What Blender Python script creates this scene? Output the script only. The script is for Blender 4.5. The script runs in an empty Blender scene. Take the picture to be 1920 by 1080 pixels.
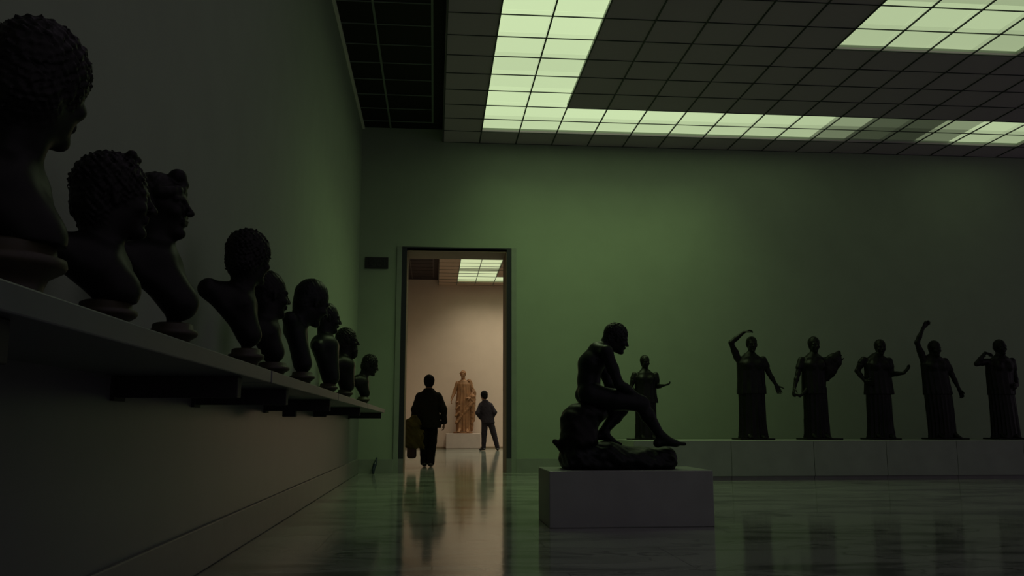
import bpy, bmesh, math, random
import numpy as np
from mathutils import Vector, Matrix

SC = bpy.context.scene
COL = SC.collection

# ------------------------------------------------------------------ camera
EYE = 0.72
cam_d = bpy.data.cameras.new('camera')
cam_d.sensor_width = 36.0
cam_d.lens = 1650.0 / 1920.0 * 36.0
cam_d.clip_start = 0.05
cam_d.clip_end = 200
cam = bpy.data.objects.new('camera', cam_d)
COL.objects.link(cam)
_p, _y = 0.155564, 0.0875449
_F = Vector((math.sin(_y) * math.cos(_p), math.cos(_y) * math.cos(_p), math.sin(_p)))
_R = Vector((math.cos(_y), -math.sin(_y), 0))
_U = _R.cross(_F)
cam.matrix_world = Matrix(((_R.x, _U.x, -_F.x, 0), (_R.y, _U.y, -_F.y, 0), (_R.z, _U.z, -_F.z, EYE), (0, 0, 0, 1)))
SC.camera = cam

# ------------------------------------------------------------------ world, exposure
SC.view_settings.view_transform = 'Standard'
SC.view_settings.look = 'None'
SC.view_settings.gamma = 1.0
SC.view_settings.use_curve_mapping = False
SC.view_settings.exposure = 0.0
world = bpy.data.worlds.new('world')
SC.world = world
world.use_nodes = True
world.node_tree.nodes['Background'].inputs[0].default_value = (0.115, 0.095, 0.118, 1)
world.node_tree.nodes['Background'].inputs[1].default_value = 1.0
PANEL = 1.0            # overall strength of the lit ceiling panels of the dark hall
PANEL_COL = (0.58, 0.72, 0.41)
PANEL2 = 0.8           # panels of the hall beyond the doorway
PANEL2_COL = (0.68, 0.78, 0.44)

LAMP, LAMP_COL = 1.0, (0.70, 1.0, 0.42)     # area lamps added under the dark hall's panels
LAMP2, LAMP2_COL = 1.0, (1.0, 0.98, 0.70)   # area lamps added in the far hall

# ------------------------------------------------------------------ tagging
def tag(o, label=None, cat=None, group=None, kind=None):
    if label: o['label'] = label
    if cat: o['category'] = cat
    if group: o['group'] = group
    if kind: o['kind'] = kind
    return o

def empty(name, loc, label, cat, group=None):
    o = bpy.data.objects.new(name, None)
    o.empty_display_size = 0.1
    COL.objects.link(o)
    o.location = loc
    return tag(o, label, cat, group)

def link(name, me, mat, parent=None, smooth=False, label=None):
    o = bpy.data.objects.new(name, me)
    if mat: me.materials.append(mat)
    COL.objects.link(o)
    if parent: o.parent = parent
    if smooth: me.polygons.foreach_set('use_smooth', [True] * len(me.polygons))
    if label: o['label'] = label
    return o

def obj(name, bm, mat, parent=None, smooth=False, label=None):
    me = bpy.data.meshes.new(name)
    bmesh.ops.recalc_face_normals(bm, faces=bm.faces[:])
    bm.to_mesh(me); bm.free()
    return link(name, me, mat, parent, smooth, label)

def box(bm, x0, x1, y0, y1, z0, z1, bev=0.0):
    r = bmesh.ops.create_cube(bm, size=1.0)
    vs = r['verts']
    for v in vs:
        v.co = Vector(((x0 + x1) / 2 + v.co.x * (x1 - x0), (y0 + y1) / 2 + v.co.y * (y1 - y0), (z0 + z1) / 2 + v.co.z * (z1 - z0)))
    if bev:
        es = list({e for v in vs for e in v.link_edges})
        bmesh.ops.bevel(bm, geom=es, offset=bev, segments=2, affect='EDGES', profile=0.5)
    return bm

def bx(*a, **k):
    return box(bmesh.new(), *a, **k)

def lathe(bm, prof, n=40, cx=0, cy=0, cz=0):
    rings = []
    for r, z in prof:
        rings.append([bm.verts.new((cx + r * math.cos(2 * math.pi * i / n), cy + r * math.sin(2 * math.pi * i / n), cz + z)) for i in range(n)])
    for a, b in zip(rings, rings[1:]):
        for i in range(n):
            bm.faces.new((a[i], a[(i + 1) % n], b[(i + 1) % n], b[i]))
    bm.faces.new(rings[0][::-1]); bm.faces.new(rings[-1])
    return bm

def struct(name, bm, mat, parent=None):
    o = obj(name, bm, mat, parent)
    if parent is None: o['kind'] = 'structure'
    return o

# ------------------------------------------------------------------ materials
def mat(name, col, rough=0.6, metal=0.0, spec=0.5, noise=None, bump=0.0, coat=0.0):
    m = bpy.data.materials.new(name); m.use_nodes = True
    nt = m.node_tree; b = nt.nodes['Principled BSDF']
    b.inputs['Base Color'].default_value = (*col, 1)
    b.inputs['Roughness'].default_value = rough
    b.inputs['Metallic'].default_value = metal
    b.inputs['Specular IOR Level'].default_value = spec
    if coat: b.inputs['Coat Weight'].default_value = coat
    if noise:
        scale, amt, detail = noise[:3]
        tc = nt.nodes.new('ShaderNodeTexCoord')
        n = nt.nodes.new('ShaderNodeTexNoise')
        n.inputs['Scale'].default_value = scale; n.inputs['Detail'].default_value = detail
        nt.links.new(tc.outputs['Object'], n.inputs['Vector'])
        r = nt.nodes.new('ShaderNodeValToRGB')
        r.color_ramp.elements[0].position = 0.3; r.color_ramp.elements[1].position = 0.72
        r.color_ramp.elements[0].color = (*[c * (1 - amt) for c in col], 1)
        r.color_ramp.elements[1].color = (*[min(1, c * (1 + amt)) for c in col], 1)
        nt.links.new(n.outputs['Fac'], r.inputs[0])
        nt.links.new(r.outputs[0], b.inputs['Base Color'])
        if bump:
            bp = nt.nodes.new('ShaderNodeBump'); bp.inputs['Strength'].default_value = bump; bp.inputs['Distance'].default_value = 0.01
            nt.links.new(n.outputs['Fac'], bp.inputs['Height'])
            nt.links.new(bp.outputs[0], b.inputs['Normal'])
    return m

def emis(name, col, s):
    m = bpy.data.materials.new(name); m.use_nodes = True
    b = m.node_tree.nodes['Principled BSDF']
    b.inputs['Base Color'].default_value = (0.30, 0.33, 0.27, 1)
    b.inputs['Roughness'].default_value = 0.5
    b.inputs['Emission Color'].default_value = (*col, 1)
    b.inputs['Emission Strength'].default_value = s
    return m

M = {}
M['wall'] = mat('green_grey_plaster', (0.28, 0.345, 0.245), 0.85, spec=0.2, noise=(2.5, 0.03, 4))
M['wall_warm'] = mat('rose_beige_plaster', (0.62, 0.47, 0.41), 0.85, spec=0.2, noise=(2.5, 0.03, 4))
M['tile'] = mat('grey_ceiling_tile', (0.45, 0.38, 0.44), 0.8, spec=0.2)
M['tile_warm'] = mat('louvred_ceiling_tile', (0.45, 0.31, 0.25), 0.8, spec=0.2)
M['grid'] = mat('dark_ceiling_bar', (0.02, 0.028, 0.028), 0.5)
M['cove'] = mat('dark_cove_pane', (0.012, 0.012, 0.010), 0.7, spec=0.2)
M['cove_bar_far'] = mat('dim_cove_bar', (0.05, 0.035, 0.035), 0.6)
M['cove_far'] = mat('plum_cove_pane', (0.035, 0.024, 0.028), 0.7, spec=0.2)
M['reflector'] = mat('white_reflector', (0.45, 0.50, 0.42), 0.7)
M['cove_bar'] = mat('pale_cove_bar', (0.18, 0.22, 0.18), 0.6)
M['cove_trim'] = mat('pale_cove_trim', (0.70, 0.68, 0.62), 0.6)
M['bronze'] = mat('dark_bronze', (0.007, 0.008, 0.006), 0.45, metal=0.2, spec=0.22, noise=(14, 0.35, 5), bump=0.12)
M['bronze_green'] = mat('green_bronze', (0.007, 0.011, 0.009), 0.45, metal=0.2, spec=0.25, noise=(12, 0.4, 5), bump=0.15)
M['socle'] = mat('ochre_stone_socle', (0.030, 0.027, 0.010), 0.5, noise=(20, 0.3, 5))
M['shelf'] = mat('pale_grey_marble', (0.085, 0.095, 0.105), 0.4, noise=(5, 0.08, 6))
M['plinth'] = mat('grey_marble_plinth', (0.235, 0.262, 0.225), 0.45, noise=(4, 0.08, 6))
M['iron'] = mat('black_iron', (0.010, 0.010, 0.009), 0.6)
M['frame'] = mat('blue_black_door_metal', (0.010, 0.014, 0.016), 0.45)
M['reveal'] = mat('brown_stone_reveal', (0.22, 0.15, 0.10), 0.6, noise=(6, 0.08, 5))
M['casing'] = mat('grey_green_stone_casing', (0.22, 0.26, 0.20), 0.6, noise=(6, 0.06, 5))
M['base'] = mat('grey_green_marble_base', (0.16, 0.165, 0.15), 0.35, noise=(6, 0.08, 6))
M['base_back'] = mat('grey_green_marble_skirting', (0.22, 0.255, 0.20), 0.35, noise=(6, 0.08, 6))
M['dado'] = mat('polished_grey_marble_dado', (0.13, 0.135, 0.14), 0.30, noise=(3, 0.06, 6))
M['sign'] = mat('black_green_sign_plate', (0.008, 0.009, 0.006), 0.5)
M['letter'] = mat('dull_green_lettering', (0.022, 0.026, 0.020), 0.6)
M['marble_tan'] = mat('tan_marble', (0.22, 0.095, 0.040), 0.6, noise=(9, 0.25, 5))
M['plinth_lilac'] = mat('pale_lilac_marble', (0.46, 0.36, 0.34), 0.5, noise=(5, 0.06, 6))
M['skin'] = mat('skin', (0.20, 0.10, 0.06), 0.6)
M['hair'] = mat('black_hair', (0.004, 0.0035, 0.003), 0.8, spec=0.1)
M['jacket'] = mat('dark_olive_cloth', (0.012, 0.011, 0.008), 0.9, spec=0.1)
M['trousers'] = mat('black_cloth', (0.007, 0.006, 0.006), 0.9, spec=0.1)
M['navy'] = mat('navy_cloth', (0.022, 0.018, 0.024), 0.9, spec=0.1)
M['coat'] = mat('olive_yellow_cloth', (0.060, 0.048, 0.012), 0.9, spec=0.1)
M['bag'] = mat('red_brown_leather', (0.040, 0.014, 0.010), 0.5)
M['shoe'] = mat('black_leather', (0.006, 0.005, 0.005), 0.35)
M['blue'] = mat('dark_blue_plastic', (0.012, 0.026, 0.036), 0.4)

def marble_floor(name, c0, c1, rough):
    m = bpy.data.materials.new(name); m.use_nodes = True
    nt = m.node_tree; b = nt.nodes['Principled BSDF']
    tc = nt.nodes.new('ShaderNodeTexCoord')
    mp = nt.nodes.new('ShaderNodeMapping'); mp.inputs['Rotation'].default_value = (0, 0, 0.25); mp.inputs['Scale'].default_value = (0.55, 1.5, 1)
    nt.links.new(tc.outputs['Object'], mp.inputs[0])
    n = nt.nodes.new('ShaderNodeTexNoise'); n.inputs['Scale'].default_value = 1.3; n.inputs['Detail'].default_value = 9; n.inputs['Distortion'].default_value = 1.2
    nt.links.new(mp.outputs[0], n.inputs['Vector'])
    r = nt.nodes.new('ShaderNodeValToRGB')
    e = r.color_ramp.elements
    e[0].position = 0.38; e[0].color = (*c0, 1); e[1].position = 0.62; e[1].color = (*c1, 1)
    v = e.new(0.495); v.color = (*[c * 0.95 for c in c1], 1)
    v = e.new(0.505); v.color = (*[c * 0.62 for c in c0], 1)
    v = e.new(0.518); v.color = (*[c * 0.95 for c in c1], 1)
    nt.links.new(n.outputs['Fac'], r.inputs[0])
    # slab joints
    bk = nt.nodes.new('ShaderNodeTexBrick')
    bk.offset = 0.5; bk.inputs['Scale'].default_value = 1.0
    bk.inputs['Mortar Size'].default_value = 0.004; bk.inputs['Brick Width'].default_value = 1.35; bk.inputs['Row Height'].default_value = 0.9
    bk.inputs['Color1'].default_value = (1, 1, 1, 1); bk.inputs['Color2'].default_value = (0.92, 0.92, 0.92, 1); bk.inputs['Mortar'].default_value = (0.45, 0.45, 0.45, 1)
    nt.links.new(tc.outputs['Object'], bk.inputs['Vector'])
    mx = nt.nodes.new('ShaderNodeMixRGB'); mx.blend_type = 'MULTIPLY'; mx.inputs[0].default_value = 1
    nt.links.new(r.outputs[0], mx.inputs[1]); nt.links.new(bk.outputs[0], mx.inputs[2])
    nt.links.new(mx.outputs[0], b.inputs['Base Color'])
    b.inputs['Roughness'].default_value = rough
    b.inputs['Specular IOR Level'].default_value = 0.40
    n2 = nt.nodes.new('ShaderNodeTexNoise'); n2.inputs['Scale'].default_value = 1.6; n2.inputs['Detail'].default_value = 5
    nt.links.new(tc.outputs['Object'], n2.inputs['Vector'])
    bp = nt.nodes.new('ShaderNodeBump'); bp.inputs['Strength'].default_value = 0.10; bp.inputs['Distance'].default_value = 0.02
    nt.links.new(n2.outputs['Fac'], bp.inputs['Height']); nt.links.new(bp.outputs[0], b.inputs['Normal'])
    return m
M['floor'] = marble_floor('polished_marble_floor', (0.12, 0.135, 0.115), (0.27, 0.29, 0.26), 0.10)

# ------------------------------------------------------------------ the setting
XL, YB, YB2, YR, XR = -1.22, 13.92, 14.58, 29.0, 14.0
ZC, ZV = 5.32, 5.53            # dropped ceiling and the higher cove along the left wall
X0, TX, TY = 0.0909, 0.596, 0.5752   # ceiling grid origin and tile size
DX0, DX1, DZ = -0.465, 1.135, 3.50   # doorway

struct('floor', bx(-1.8, XR, -1.5, YR + 0.3, -0.12, 0.0), M['floor'])
struct('wall_left', bx(XL - 0.3, XL, -1.5, YR + 0.3, 0, ZV + 0.25), M['wall'])
bm = bmesh.new()
box(bm, XL, DX0, YB, YB2, 0, ZV + 0.25)
box(bm, DX1, XR, YB, YB2, 0, ZV + 0.25)
box(bm, DX0, DX1, YB, YB2, DZ, ZV + 0.25)
struct('wall_back', bm, M['wall'])
struct('wall_far', bx(XL, XR, YR, YR + 0.3, 0, ZV + 0.25), M['wall_warm'])
struct('wall_partition', bx(XL, XL + 0.02, YB2, YR, 0, ZV), M['wall_warm'])
struct('wall_right', bx(XR, XR + 0.3, YB2, YR + 0.3, 0, ZV + 0.25), M['wall_warm'])
bm = bmesh.new()
box(bm, XL + 0.02, DX0, YB2, YB2 + 0.02, 0, ZV); box(bm, DX1, XR, YB2, YB2 + 0.02, 0, ZV); box(bm, DX0, DX1, YB2, YB2 + 0.02, DZ, ZV)
struct('wall_doorway', bm, M['wall_warm'])

NC = 22
def rows_ceiling(idx, y_edge, nrows, mt, lit, cove_mat):
    """dropped tile ceiling (lit cells left open), the dark bars between its tiles, and the cove"""
    x_end = X0 + NC * TX
    bm = bmesh.new()
    for r in range(nrows):
        c = 0
        while c < NC:
            if (c, r) in lit: c += 1; continue
            c2 = c
            while c2 < NC and (c2, r) not in lit: c2 += 1
            box(bm, X0 + c * TX, X0 + c2 * TX, y_edge - (r + 1) * TY, y_edge - r * TY, ZC, ZC + 0.03)
            c = c2
    # edge board of the dropped ceiling beside the cove
    box(bm, X0 - 0.012, X0, y_edge - nrows * TY, y_edge, ZC, ZV)
    struct('ceiling' if idx == 1 else 'ceiling_far', bm, mt)
    bm = bmesh.new()
    for c in range(NC + 1):
        x = X0 + c * TX
        box(bm, x - 0.009, x + 0.009, y_edge - nrows * TY, y_edge, ZC - 0.009, ZC + 0.004)
    for r in range(nrows + 1):
        y = y_edge - r * TY
        box(bm, X0, x_end, y - 0.006, y + 0.006, ZC - 0.008, ZC + 0.003)
    struct('trim_%d' % (idx * 3 - 2), bm, M['grid'])
    y0 = y_edge - nrows * TY
    yt = YB if idx == 1 else YR
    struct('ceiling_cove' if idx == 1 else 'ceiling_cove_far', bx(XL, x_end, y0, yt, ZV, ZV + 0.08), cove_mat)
    bm = bmesh.new()
    for x in (-0.765, -0.085):
        box(bm, x - 0.013, x + 0.013, y0, y_edge - 0.32, ZV - 0.012, ZV)
    box(bm, -0.779, -0.753, y0, yt, ZV - 0.0125, ZV)
    for k in range(nrows):
        y = y_edge - 0.34 - k * TY
        box(bm, XL, -0.07, y - 0.006, y + 0.006, ZV - 0.011, ZV)
    struct('trim_%d' % (idx * 3 - 1), bm, M['cove_bar'] if idx == 1 else M['cove_bar_far'])
    struct('trim_%d' % (idx * 3), bx(XL + (0.02 if idx == 2 else 0), XL + 0.038, y0, yt, ZV - 0.03, ZV), M['cove_trim'] if idx == 1 else M['cove_bar_far'])

LIT = {}     # (col,row) -> relative strength, dark hall
for r in range(1, 11):
    for c in (1, 2):
        LIT[(c, r)] = {1: .85, 2: .97, 3: .97, 4: .90, 5: .84, 6: .93, 7: 1.0, 8: 1.0, 9: .8, 10: .3}[r]
row = {3: 1.0, 4: 1.0, 5: .95, 6: .90, 7: .86, 8: .80, 9: .74, 10: .38, 11: .10, 12: .06, 13: .34, 14: .74, 15: .66}
for c, s in row.items():
    LIT[(c, 2)] = s
    LIT[(c, 1)] = s * (.85 if c < 10 else .6 if c < 14 else .8)
STRIP = dict(LIT)
RECT = {}
for c in range(8, 12):
    for r in range(7, 10):
        RECT[(c, r)] = {7: .66, 8: .74, 9: .55, 10: .0}[r] * (1 if c < 11 else .85)
rows_ceiling(1, YB, 14, M['tile'], {**STRIP, **RECT}, M['cove'])

_em = {}
def em_mat(col, s):
    k = (col, round(s, 2))
    if k not in _em: _em[k] = emis('lit_diffuser_%03d' % int(s * 100), col, s)
    return _em[k]

def light_strip(name, cells, y_edge, col, strength, label, group):
    xs = [c for c, r in cells]; ys = [r for c, r in cells]
    root = empty(name, (X0 + min(xs) * TX, y_edge - max(ys) * TY, ZC), label, 'ceiling light', group)
    for (c, r), s in sorted(cells.items()):
        b = bmesh.new()
        box(b, X0 + c * TX + 0.002, X0 + (c + 1) * TX - 0.002, y_edge - (r + 1) * TY + 0.002, y_edge - r * TY - 0.002, ZC + RECESS, ZC + RECESS + 0.008)
        for v in b.verts: v.co -= root.location
        obj('diffuser', b, em_mat(col, s * strength), root)
    b = bmesh.new()
    zz = (ZC + 0.029, ZC + RECESS + 0.008)
    for (c, r) in cells:
        xa, xb, ya, yb = X0 + c * TX, X0 + (c + 1) * TX, y_edge - (r + 1) * TY, y_edge - r * TY
        if (c - 1, r) not in cells: box(b, xa - 0.01, xa, ya, yb, *zz)
        if (c + 1, r) not in cells: box(b, xb, xb + 0.01, ya, yb, *zz)
        if (c, r + 1) not in cells: box(b, xa, xb, ya - 0.01, ya, *zz)
        if (c, r - 1) not in cells: box(b, xa, xb, yb, yb + 0.01, *zz)
    for v in b.verts: v.co -= root.location
    obj('reflector', b, M['reflector'], root)
    return root
RECESS = 0.06
strip_light = light_strip('ceiling_light', STRIP, YB, PANEL_COL, PANEL, 'long L-shaped strip of pale green lit ceiling panels above the doorway wall', 'lit ceiling panels')
light_strip('ceiling_light', RECT, YB, PANEL_COL, PANEL, 'separate rectangular block of lit ceiling panels at the top right', 'lit ceiling panels')

Y2E = 28.75
FAR = {}
for r in range(1, 23):
    for c in (1, 2):
        FAR[(c, r)] = 0.30 if r == 4 else 1.0
for c in range(3, 15):
    for r in (1, 2): FAR[(c, r)] = 1.0
rows_ceiling(2, Y2E, 24, M['tile_warm'], FAR, M['cove_far'])
far_light = light_strip('ceiling_light', FAR, Y2E, PANEL2_COL, PANEL2, 'yellow-white lit ceiling panels of the far hall seen through the top of the doorway', 'lit ceiling panels')
def lamp(parent, x0, x1, y0, y1, col, watts, spread):
    """area lamp added under the ceiling; its spread keeps the light within a downward cone"""
    d = bpy.data.lights.new('added_ceiling_lamp', 'AREA'); d.shape = 'RECTANGLE'
    d.size, d.size_y, d.energy, d.color, d.spread = x1 - x0, y1 - y0, watts, col, math.radians(spread)
    o = bpy.data.objects.new('added_ceiling_lamp', d); COL.objects.link(o); o.parent = parent
    o.location = Vector(((x0 + x1) / 2, (y0 + y1) / 2, ZC - 0.015)) - parent.location
    return o
gx = lambda c: X0 + c * TX
gy = lambda r: YB - r * TY
g2 = lambda r: Y2E - r * TY
lamp(strip_light, gx(1), gx(7.6), gy(3), gy(1), LAMP_COL, LAMP * 20, 106)  # added below the glowing panels to make the pool on the back wall
lamp(strip_light, gx(1), gx(3), gy(10), gy(3), LAMP_COL, LAMP * 24, 114)
lamp(far_light, gx(1), gx(13), g2(3), g2(1), LAMP2_COL, LAMP2 * 90, 125)
lamp(far_light, gx(1), gx(3), g2(22), g2(3), LAMP2_COL, LAMP2 * 90, 125)
lamp(far_light, gx(7), gx(15), g2(18), g2(4), LAMP2_COL, LAMP2 * 240, 125)  # added lamp out of view, no panels here; brightens the far hall
struct('ceiling_edge', bx(X0, XR, Y2E, YR, ZC + 0.0, ZC + 0.03), M['tile_warm'])

# baseboards
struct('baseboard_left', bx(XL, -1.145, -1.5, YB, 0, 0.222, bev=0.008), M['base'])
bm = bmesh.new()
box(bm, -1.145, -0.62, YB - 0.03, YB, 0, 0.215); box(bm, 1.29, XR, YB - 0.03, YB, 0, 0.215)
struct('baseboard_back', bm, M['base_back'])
struct('baseboard_far', bx(XL + 0.02, XR, YR - 0.03, YR, 0, 0.06), M['reveal'])
struct('trim_7', bx(XL, XL + 0.058, -1.5, YB, 0.222, 0.90), M['dado'])

# doorway
door = bpy.data.objects.new('door_1', None); COL.objects.link(door); door.location = ((DX0 + DX1) / 2, YB, 0); door['kind'] = 'structure'
def dpart(name, mt, *boxes):
    b = bmesh.new()
    for q in boxes: box(b, *q)
    for v in b.verts: v.co -= door.location
    return obj(name, b, mt, door)
dpart('jamb', M['frame'], (DX0 - 0.078, DX0, YB - 0.012, YB + 0.05, 0.22, DZ + 0.05))
dpart('jamb', M['frame'], (DX1, DX1 + 0.078, YB - 0.012, YB + 0.05, 0.22, DZ + 0.05))
dpart('head_rail', M['frame'], (DX0 - 0.078, DX1 + 0.078, YB - 0.010, YB + 0.05, DZ + 0.035, DZ + 0.06))
dpart('casing', M['casing'], (DX0 - 0.155, DX0 - 0.078, YB - 0.022, YB, 0, DZ + 0.06))
dpart('casing', M['casing'], (DX1 + 0.078, DX1 + 0.155, YB - 0.022, YB, 0, DZ + 0.06))
dpart('plinth_block', M['base'], (DX0 - 0.078, DX0, YB - 0.02, YB + 0.05, 0, 0.22))
dpart('plinth_block', M['base'], (DX1, DX1 + 0.078, YB - 0.02, YB + 0.05, 0, 0.22))
dpart('reveal_lining', M['reveal'], (DX0, DX0 + 0.008, YB, YB2, 0, DZ), (DX1 - 0.008, DX1, YB, YB2, 0, DZ), (DX0, DX1, YB, YB2, DZ - 0.008, DZ + 0.036))

# ------------------------------------------------------------------ signed-distance mesher
class Field:
    def __init__(s, lo, hi, v):
        s.lo = np.array(lo, np.float32); s.v = v
        s.n = np.ceil((np.array(hi) - np.array(lo)) / v).astype(int) + 1
        s.ax = [s.lo[i] + np.arange(s.n[i], dtype=np.float32) * v for i in range(3)]
        s.d = np.full(tuple(s.n), 0.5, np.float32)
    def put(s, lo, hi, fn, k=0.02, op='u'):
        pad = k + 3 * s.v
        i0 = np.maximum(np.floor((np.minimum(lo, hi) - pad - s.lo) / s.v).astype(int), 0)
        i1 = np.minimum(np.ceil((np.maximum(lo, hi) + pad - s.lo) / s.v).astype(int) + 1, s.n)
        if np.any(i1 <= i0): return
        sl = tuple(slice(a, b) for a, b in zip(i0, i1))
        X = s.ax[0][sl[0]][:, None, None]; Y = s.ax[1][sl[1]][None, :, None]; Z = s.ax[2][sl[2]][None, None, :]
        b = fn(X, Y, Z); a = s.d[sl]
        if op == 'u':
            h = np.clip(.5 + .5 * (a - b) / k, 0, 1) if k > 0 else (a > b).astype(np.float32)
            s.d[sl] = a + (b - a) * h - k * h * (1 - h)
        elif op == 's':
            b = -b
            h = np.clip(.5 - .5 * (a - b) / k, 0, 1)
            s.d[sl] = a + (b - a) * h + k * h * (1 - h)
        elif op == 'add':
            s.d[sl] = a + b
    def cone(s, a, b, ra, rb, k=0.02, op='u', flat=None):
        a = np.array(a, float); b = np.array(b, float); ba = b - a; L = max(float(ba @ ba), 1e-9)
        R = max(ra, rb) * (1.0 if flat is None else max(1.0, flat[1]))
        def fn(X, Y, Z):
            px, py, pz = X - a[0], Y - a[1], Z - a[2]
            t = np.clip((px * ba[0] + py * ba[1] + pz * ba[2]) / L, 0, 1)
            qx, qy, qz = px - t * ba[0], py - t * ba[1], pz - t * ba[2]
            sc = 1.0
            if flat is not None:      # stretch the section along a direction
                n = np.array(flat[0], float); n /= np.linalg.norm(n); w = qx * n[0] + qy * n[1] + qz * n[2]
                g = (1 / flat[1] - 1)
                qx, qy, qz = qx + n[0] * w * g, qy + n[1] * w * g, qz + n[2] * w * g
            return np.sqrt(qx * qx + qy * qy + qz * qz) - (ra + (rb - ra) * t)
        s.put(np.minimum(a, b) - R, np.maximum(a, b) + R, fn, k, op)
    def chain(s, pts, rad, k=0.02, flat=None):
        for i in range(len(pts) - 1): s.cone(pts[i], pts[i + 1], rad[i], rad[i + 1], k, 'u', flat)
    def ell(s, c, r, k=0.02, op='u', R=None, bumps=None):
        c = np.array(c, float); r = np.array(r, float); m = r.max() + (bumps[0] * 2 if bumps else 0)
        def fn(X, Y, Z):
            x, y, z = X - c[0], Y - c[1], Z - c[2]
            if R is not None:
                x, y, z = (x * R[0][j] + y * R[1][j] + z * R[2][j] for j in range(3))
            k0 = np.sqrt((x / r[0]) ** 2 + (y / r[1]) ** 2 + (z / r[2]) ** 2)
            k1 = np.sqrt((x / r[0] ** 2) ** 2 + (y / r[1] ** 2) ** 2 + (z / r[2] ** 2) ** 2) + 1e-6
            d = k0 * (k0 - 1) / k1
            if bumps:
                A, w, ph = bumps
                d = d - A * (np.sin(x * w + ph) * np.sin(y * w + 1.3 * ph + 2.1 * np.sin(z * w * .37)) * np.sin(z * w + .7 * ph) + .55 * np.sin(x * w * 1.9 + y * w * .6 + ph) * np.sin(z * w * 1.7 - y * w * 1.1))
            return d
        s.put(c - m, c + m, fn, k, op)
    def loft(s, zs, cx, cy, ax, ay, k=0.02, folds=(0, 0.0, 0.0), famp=None, cap=0.012):
        zs = np.array(zs, float)
        def fn(X, Y, Z):
            I = lambda a: np.interp(Z, zs, a).astype(np.float32)
            a, b = I(ax), I(ay); x, y = (X - I(cx)) / a, (Y - I(cy)) / b
            rr = np.sqrt(x * x + y * y)
            if folds[0]:
                th = np.arctan2(y, x); n, A, ph = folds
                am = A if famp is None else I(famp)
                w = np.sin(n * th + ph + 1.1 * np.sin(2 * th + ph) + 0.5 * np.sin(3.0 * Z + ph))
                rr = rr - am * (1 - 2 * np.abs(w) ** 0.8 + .35 * np.sin(2 * n * th + 2.0 * ph))
            d = (rr - 1) * np.minimum(a, b)
            return np.maximum(np.maximum(d, zs[0] - Z), Z - zs[-1])
        m = max(max(ax), max(ay)) * 1.25
        s.put(np.array((min(cx) - m, min(cy) - m, zs[0])), np.array((max(cx) + m, max(cy) + m, zs[-1])), fn, k)
    def rough(s, A, w, ph=0.0):
        def fn(X, Y, Z):
            return A * (np.sin(X * w + ph + 1.7 * np.sin(Y * w * .6)) * np.sin(Z * w * 1.1 + ph * 2 + 1.3 * np.sin(X * w * .5)) + .6 * np.sin(Y * w * 1.7 + X * w * .9) * np.sin(Z * w * 2.1 + X * w * 1.3)) 
        s.put(s.lo, s.lo + s.n * s.v, fn, 0.01, 'add')
    def cut(s, axis, val, keep_above=True):
        A = s.ax[axis].reshape([-1 if i == axis else 1 for i in range(3)])
        s.d = np.maximum(s.d, (val - A) if keep_above else (A - val))
    def mesh(s, name):
        d = s.d.copy()
        d[0], d[-1], d[:, 0], d[:, -1], d[:, :, 0], d[:, :, -1] = .5, .5, .5, .5, .5, .5
        ins = d < 0
        c = np.zeros(tuple(s.n - 1), np.int8)
        off = [(i, j, k) for i in (0, 1) for j in (0, 1) for k in (0, 1)]
        S = lambda arr, o: arr[o[0]:arr.shape[0] - 1 + o[0], o[1]:arr.shape[1] - 1 + o[1], o[2]:arr.shape[2] - 1 + o[2]]
        for o in off: c += S(ins, o)
        act = (c > 0) & (c < 8)
        I = np.argwhere(act)
        vid = np.full(act.shape, -1, np.int32); vid[act] = np.arange(len(I))
        acc = np.zeros((len(I), 3)); cnt = np.zeros(len(I))
        D = {o: d[I[:, 0] + o[0], I[:, 1] + o[1], I[:, 2] + o[2]] for o in off}
        for o in off:
            for ax in range(3):
                if o[ax]: continue
                q = list(o); q[ax] = 1; q = tuple(q)
                a, b = D[o], D[q]; m = (a < 0) != (b < 0)
                t = np.where(m, a / np.where(m, a - b, 1), 0)
                p = np.tile(np.array(o, float), (len(I), 1)); p[:, ax] += t
                acc[m] += p[m]; cnt[m] += 1
        V = s.lo + (I + acc / cnt[:, None]) * s.v
        faces = []
        for ax in range(3):
            u, w = (ax + 1) % 3, (ax + 2) % 3
            n0 = [slice(None)] * 3; n1 = [slice(None)] * 3
            n0[ax] = slice(0, -1); n1[ax] = slice(1, None)
            a, b = ins[tuple(n0)], ins[tuple(n1)]
            for flip, msk in ((False, a & ~b), (True, ~a & b)):
                E = np.argwhere(msk)
                E = E[(E[:, u] > 0) & (E[:, w] > 0)]
                def g(du, dw):
                    q = E.copy(); q[:, u] -= du; q[:, w] -= dw
                    return vid[q[:, 0], q[:, 1], q[:, 2]]
                f = np.stack([g(1, 1), g(0, 1), g(0, 0), g(1, 0)], 1)
                faces.append(f[:, ::-1] if flip else f)
        Fc = np.concatenate(faces); Fc = Fc[(Fc >= 0).all(1)]
        me = bpy.data.meshes.new(name)
        me.vertices.add(len(V)); me.vertices.foreach_set('co', V.astype(np.float32).ravel())
        me.loops.add(len(Fc) * 4); me.loops.foreach_set('vertex_index', Fc.astype(np.int32).ravel())
        me.polygons.add(len(Fc)); me.polygons.foreach_set('loop_start', np.arange(len(Fc), dtype=np.int32) * 4)
        me.update(calc_edges=True); me.validate()
        return me
    def obj(s, name, mt, parent=None, label=None):
        return link(name, s.mesh(name), mt, parent, True, label)

def rotm(yaw=0.0, pitch=0.0, roll=0.0):
    """columns forward, left, up; yaw about z, pitch>0 looks down, roll tilts to the figure's right"""
    return np.array(Matrix.Rotation(yaw, 3, 'Z') @ Matrix.Rotation(pitch, 3, 'Y') @ Matrix.Rotation(roll, 3, 'X'))

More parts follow.
